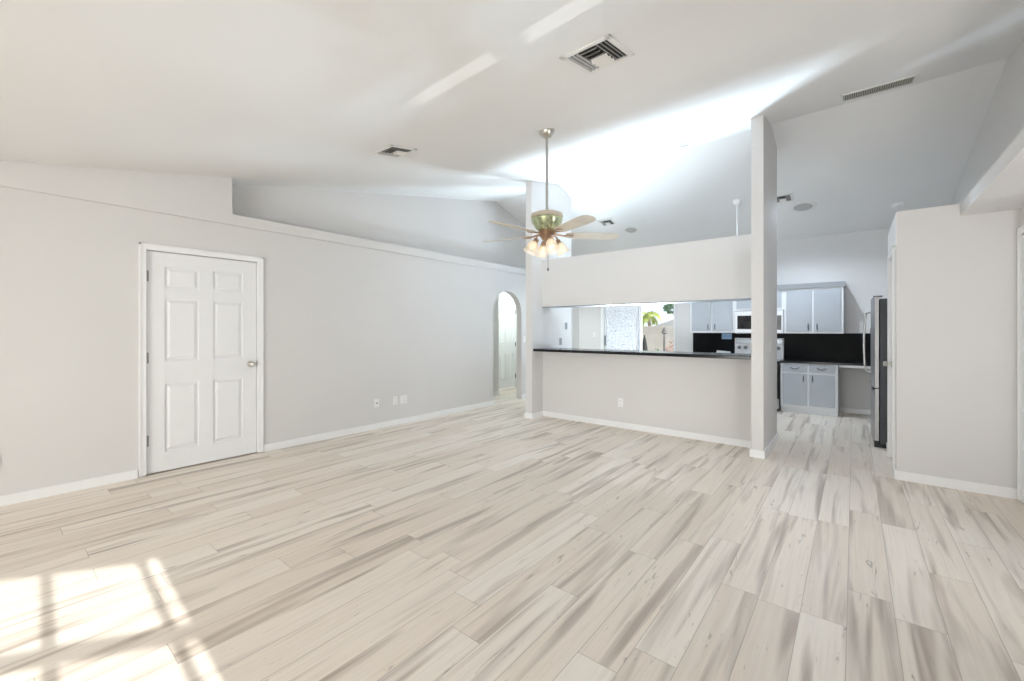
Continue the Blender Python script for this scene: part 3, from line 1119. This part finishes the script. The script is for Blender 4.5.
for hx, par in ((-.045, fa), (.045, fb)):
    fhandle(par, [(hx, .004, .80), (hx, -.045, .81), (hx, -.058, .9), (hx, -.064, 1.12), (hx, -.064, 1.22), (hx, -.058, 1.4), (hx, -.045, 1.52), (hx, .004, 1.53)])
MB().box(-FW / 2 + .02, FW / 2 - .02, .004, .05, .640, .662, .003).build('recessed_grip', M['black'], fc)
dsp = MB().box(-.33, -.12, -.002, .02, .98, 1.34, .004).build('dispenser', M['black_glass'], fa)
MB().box(-FW / 2 + .01, FW / 2 - .01, .02, .12, .0, .07).build('foot_grille', M['black'], fr)
MB().box(-FW / 2 + .01, FW / 2 - .01, .6, .72, .0, .05).build('rear_foot', M['black'], fr)
for hx in (-FW / 2 + .05, FW / 2 - .05):
    MB().box(hx - .04, hx + .04, .01, .09, FH, FH + .016, .003).build('hinge_cover', M['pull'], fr)

# ------------------------------------------------------------------ ceiling fan
FX, FY = -2.255, 3.314
CZ = zc(FX, FY)
fan = thing('ceiling_fan', 'five-blade ceiling fan with lit glass shades on a long rod', 'ceiling fan', (FX, FY, CZ))
Z = lambda z: z - CZ      # world height to local
tilt = Matrix.Rotation(math.atan(S1), 4, 'X')
mb = MB()
mb.lathe([(.072, .002), (.072, -.012), (.062, -.035), (.040, -.058), (.018, -.068), (.001, -.068)], (0, 0, 0), 24, tilt)
mb.build('canopy', M['nickel'], fan, smooth=True)
MB().tube([(0, 0, -.05), (0, 0, Z(2.42))], .0125, 12).build('downrod', M['chrome'], fan, smooth=True)
hs = MB().lathe([(.001, Z(2.445)), (.03, Z(2.445)), (.04, Z(2.425)), (.115, Z(2.420)), (.150, Z(2.405)), (.155, Z(2.380)), (.143, Z(2.368))], seg=36).build('motor_cap', M['blade'], fan, smooth=True)
MB().lathe([(.143, Z(2.370)), (.150, Z(2.355)), (.140, Z(2.325)), (.118, Z(2.290)), (.105, Z(2.268)), (.085, Z(2.255)), (.06, Z(2.245))], seg=36).build('motor_housing', M['brass_green'], fan, smooth=True)
MB().lathe([(.075, Z(2.252)), (.08, Z(2.242)), (.065, Z(2.225)), (.05, Z(2.20)), (.055, Z(2.185)), (.045, Z(2.165)), (.02, Z(2.15)), (.001, Z(2.148))], seg=28).build('light_hub', M['bronze'], fan, smooth=True)
camR = math.pi / 2 - (math.pi / 2 - YAW)
for k in range(5):
    a = R(8 + 72 * k) + YAW
    rot = Matrix.Rotation(a, 4, 'Z')
    zb = Z(2.212)
    # iron
    mb = MB()
    mb.tube([(.06, 0, zb + .012), (.12, 0, zb + .004), (.165, 0, zb - .004)], [.012, .009, .008], 8)
    for s in (-1, 1):
        mb.tube([(.16, 0, zb - .004), (.19, s * .028, zb - .003), (.225, s * .034, zb - .002), (.255, s * .012, zb), (.26, 0, zb)], .006, 6)
    bmesh.ops.transform(mb.bm, matrix=rot, verts=mb.bm.verts)
    ir = mb.build('blade_iron', M['bronze'], fan, smooth=True)
    # blade
    mb = MB()
    pr = [(.180, .040), (.23, .054), (.40, .064), (.56, .069), (.65, .066), (.685, .052), (.702, .030), (.708, .0)]
    up = [(x, y) for x, y in pr] + [(x, -y) for x, y in reversed(pr[:-1])]
    mb.prism([(x, y, 0) for x, y in up], (0, 0, .006))
    pitch = Matrix.Translation((0, 0, zb)) @ Matrix.Rotation(R(-12), 4, 'X')
    bmesh.ops.transform(mb.bm, matrix=rot @ pitch, verts=mb.bm.verts)
    bl = mb.build('blade', M['blade'], fan)
for k in range(4):
    a = R(192 + 90 * k) + YAW
    dirv = Vector((math.cos(a), math.sin(a), 0))
    p0 = Vector((0, 0, Z(2.185))) + dirv * .04
    p1 = Vector((0, 0, Z(2.205))) + dirv * .075
    p2 = Vector((0, 0, Z(2.190))) + dirv * .100
    p3 = Vector((0, 0, Z(2.160))) + dirv * .104
    arm = MB().tube([p0, p1, p2, p3], [.009, .008, .008, .010], 8).build('light_arm', M['bronze'], fan, smooth=True)
    axis = (Vector((0, 0, -1)) + dirv * .55).normalized()
    q = axis.to_track_quat('Z', 'Y').to_matrix().to_4x4()
    mb = MB()
    mb.lathe([(.010, -.012), (.024, -.008), (.026, .030), (.020, .034)], p3, 16, q)
    mb.build('socket', M['bronze'], arm, smooth=True)
    mb = MB()
    mb.lathe([(.024, .018), (.036, .030), (.046, .055), (.050, .080), (.056, .108), (.070, .134), (.068, .1345), (.053, .108), (.047, .080), (.043, .055), (.033, .031), (.022, .02)], p3, 24, q, caps=False)
    mb.build('glass_shade', M['shade_glass'], fan, smooth=True)
    mb = MB()
    mb.lathe([(.010, .030), (.012, .045), (.024, .068), (.026, .085), (.018, .102), (.001, .109)], p3, 14, q)
    mb.build('bulb', M['bulb'], fan, smooth=True)
mb = MB()
mb.tube([(.012, 0, Z(2.152)), (.012, 0, Z(1.900))], .0022, 6)
mb.lathe([(.001, Z(1.905)), (.008, Z(1.895)), (.010, Z(1.882)), (.006, Z(1.872)), (.001, Z(1.870))], (.012, 0, 0), 10)
mb.build('pull_chain', M['pull'], fan, smooth=True)


# ------------------------------------------------------------------ ceiling fixtures
def slope_rot(x, y):
    e = .05
    if y <= ridge_y(x):
        return (math.atan(S1), 0, 0)
    return (math.atan((zc(x, y + e) - zc(x, y - e)) / (2 * e)), 0, 0)


def ceil_thing(name, label, cat, x, y, group=None):
    return thing(name, label, cat, (x, y, zc(x, y)), slope_rot(x, y), group)


def register(label, x, y, w, h, group='four-way ceiling registers'):
    t = ceil_thing('ceiling_register', label, 'vent', x, y, group)
    hw, hh = w / 2, h / 2
    mb = MB()
    f = .035
    for a, b, c, d in ((-hw, hw, -hh, -hh + f), (-hw, hw, hh - f, hh), (-hw, -hw + f, -hh, hh), (hw - f, hw, -hh, hh)):
        mb.box(a, b, c, d, -.010, 0, .003)
    mb.build('register_frame', M['reg_white'], t)
    MB().box(-hw + .02, hw - .02, -hh + .02, hh - .02, -.003, -.001).build('duct_opening', M['duct'], t)
    iw, ih = hw - f, hh - f
    # four tilted louver banks, three in grey and one in white
    def bank(x0, x1, y0, y1, alongx, n, tiltv, m, ww):
        mbb = MB()
        for k in range(n):
            u = (k + .5) / n
            tt = bmesh.new()
            bmesh.ops.create_cube(tt, size=1.0)
            if alongx:
                cy = y0 + (y1 - y0) * u
                mm = Matrix.Translation(((x0 + x1) / 2, cy, -.011)) @ Matrix.Rotation(tiltv, 4, 'X') @ Matrix.Diagonal((x1 - x0, ww, .0015, 1))
            else:
                cx = x0 + (x1 - x0) * u
                mm = Matrix.Translation((cx, (y0 + y1) / 2, -.011)) @ Matrix.Rotation(tiltv, 4, 'Y') @ Matrix.Diagonal((ww, y1 - y0, .0015, 1))
            mbb._add(tt, mm)
        return mbb.build('louver_bank', m, t)
    q = iw * .42
    bank(-iw, -q, -ih, ih, False, 3, R(-38), M['louver'], (iw - q) / 3 * .55)
    bank(q, iw, -ih, ih, False, 3, R(38), M['louver'], (iw - q) / 3 * .8)
    bank(-q, q, 0, ih, True, 3, R(-38), M['reg_white'], ih / 3 * .8)
    bank(-q, q, -ih, 0, True, 3, R(38), M['louver'], ih / 3 * .8)
    return t


register('large square ceiling register nearest the viewer, high above the fan', -1.235, 2.37, 0.33, 0.36)
register('square ceiling register left of the fan, the one nearest the left wall', -3.415, 2.44, 0.30, 0.30)
register('small ceiling register in the kitchen, right of the fan blades', -3.51, 7.11, 0.28, 0.24)
register('small ceiling register half hidden behind the square post', -0.80, 7.19, 0.26, 0.24)

# return-air grille
rgx, rgy = 0.167, 5.20
# sits wholly on the living-room slope
t = ceil_thing('return_grille', 'long slatted return-air grille at the top right of the ceiling', 'vent', rgx, rgy - .02)
mb = MB()
GW, GH = .54, .27
hw, hh = GW / 2, GH / 2
f = .024
for a, b, c, d in ((-hw, hw, -hh, -hh + f), (-hw, hw, hh - f, hh), (-hw, -hw + f, -hh, hh), (hw - f, hw, -hh, hh)):
    mb.box(a, b, c, d, -.010, 0, .003)
mb.build('grille_frame', M['reg_white'], t)
MB().box(-hw + .015, hw - .015, -hh + .015, hh - .015, -.003, -.001).build('duct_opening', M['duct'], t)
mb = MB()
nsl = 30
for k in range(nsl):
    x = -hw + f + (GW - 2 * f) * (k + .5) / nsl
    tt = bmesh.new()
    bmesh.ops.create_cube(tt, size=1.0)
    mb._add(tt, Matrix.Translation((x, 0, -.008)) @ Matrix.Rotation(R(35), 4, 'Y') @ Matrix.Diagonal((.0125, GH - 2 * f, .0016, 1)))
mb.build('slats', M['grille'], t)


def disc_light(label, x, y, r, name='recessed_light', group='recessed ceiling lights'):
    t = ceil_thing(name, label, 'ceiling light', x, y, group)
    MB().lathe([(r * .72, -.002), (r * .74, -.012), (r * .95, -.010), (r, -.003), (r, .004)], seg=32, caps=False).build('trim_ring', M['reg_white'], t, smooth=True)
    MB().lathe([(.001, -.004), (r * .72, -.004)], seg=32, caps=False).build('lens', M['louver'], t, smooth=True)
    return t


def add_fill_spot(parent, watts):  # added fill spot; the fixture's own lens stays grey and unlit
    d = bpy.data.lights.new('fill_spot', 'SPOT')
    d.energy = watts
    d.color = (0.74, 0.86, 1.0)
    d.spot_size = R(158)
    d.spot_blend = 0.6
    d.shadow_soft_size = 0.012
    o = bpy.data.objects.new('fill_spot', d)
    COL.objects.link(o)
    o.parent = parent
    o.location = (0, 0, -.02)


lp = disc_light('small recessed ceiling light above the hanging wall, nearest the post', -1.626, 5.36, .085)
add_fill_spot(lp, 26)
disc_light('small recessed ceiling light above the fan rod, near the ridge', -3.25, 5.36, .085)
lr = disc_light('large round recessed ceiling light right of the square post', -0.582, 7.52, .165)
add_fill_spot(lr, 92)
ll = disc_light('grey round recessed ceiling light right of the fan blade tip', -3.21, 7.48, .14)
add_fill_spot(ll, 28)

t = ceil_thing('smoke_detector', 'small white smoke detector on the kitchen ceiling above the pantry', 'smoke detector', 0.47, 7.85)
MB().lathe([(.07, .002), (.072, -.012), (.066, -.02)], seg=28).build('base', M['reg_white'], t, smooth=True)
MB().lathe([(.064, -.018), (.060, -.036), (.045, -.044), (.001, -.046)], seg=28).build('cover', M['plate'], t, smooth=True)

px, py = -1.369, 7.076
pz = zc(px, py)
t = thing('pendant_light', 'white pendant light with a thin rod behind the hanging wall', 'pendant light', (px, py, pz))
MB().lathe([(.001, 0.02), (.062, 0.02), (.062, -.03), (.045, -.055), (.015, -.062)], seg=24).build('canopy', M['plate'], t, smooth=True)
MB().tube([(0, 0, -.05), (0, 0, 2.42 - pz)], .011, 10).build('rod', M['plate'], t, smooth=True)
MB().lathe([(.02, 2.44 - pz), (.05, 2.40 - pz), (.12, 2.30 - pz), (.15, 2.20 - pz), (.145, 2.20 - pz), (.11, 2.30 - pz), (.04, 2.395 - pz)], seg=28, caps=False).build('shade', M['plate'], t, smooth=True)


# ------------------------------------------------------------------ wall plates
def plate(kind, label, loc, rz, group=None, w=.07, h=.112, m='plate', cat=None):
    """front faces local -y"""
    nm = {'outlet': 'wall_outlet', 'switch': 'light_switch', 'blank': 'cable_plate'}[kind]
    t = thing(nm, label, cat or {'outlet': 'outlet', 'switch': 'switch', 'blank': 'wall plate'}[kind], loc, (0, 0, rz), group)
    MB().box(-w / 2, w / 2, -.006, 0, -h / 2, h / 2, .002).build('cover_plate', M[m], t)
    if kind == 'outlet':
        for s in (-1, 1):
            sk = MB().box(-.017, .017, -.0085, -.005, s * .024 - .014, s * .024 + .014, .003).build('socket', M[m], t)
            MB().box(-.008, -.005, -.0095, -.008, s * .024 - .004, s * .024 + .007).box(.005, .008, -.0095, -.008, s * .024 - .004, s * .024 + .007).build('slots', M['slot'], sk)
    elif kind == 'switch':
        MB().box(-.016, .016, -.010, -.005, -.033, .033, .002).build('rocker', M[m], t)
    else:
        MB().lathe([(.009, 0), (.009, .012), (.005, .013), (.001, .013)], (0, -.005, 0), 12, Matrix.Rotation(R(90), 4, 'X')).build('jack', M['slot'], t)
    return t


plate('blank', 'white cable plate with a dark jack, leftmost plate right of the white door', (XL, 3.250, .343), R(90))
plate('outlet', 'white outlet in the middle of the plates on the left wall', (XL, 3.545, .340), R(90))
plate('outlet', 'white outlet nearest the arch low on the left wall', (XL, 3.685, .338), R(90), w=.11)
plate('outlet', 'white outlet at the left edge of the photo, left of the door', (XL, .02, .345), R(90))
plate('outlet', 'white outlet low on the wall under the serving bar', (-2.444, 5.35, .340), 0)
plate('switch', 'light switch on the left wall just right of the arch', (XL, 6.500, 1.14), R(90))
plate('switch', 'light switch on the side of the square post', (-0.72, 5.414, 1.128), R(90))
plate('switch', 'lower grey switch on the wing wall inside the serving opening', (-3.72, 5.86, 1.13), R(90), m='plate_grey')
plate('switch', 'upper grey switch on the wing wall inside the serving opening', (-3.72, 6.03, 1.385), R(90), m='plate_grey')
plate('outlet', 'white outlet on the kitchen back wall left of the slider', (-4.56, YK, 1.22), 0)
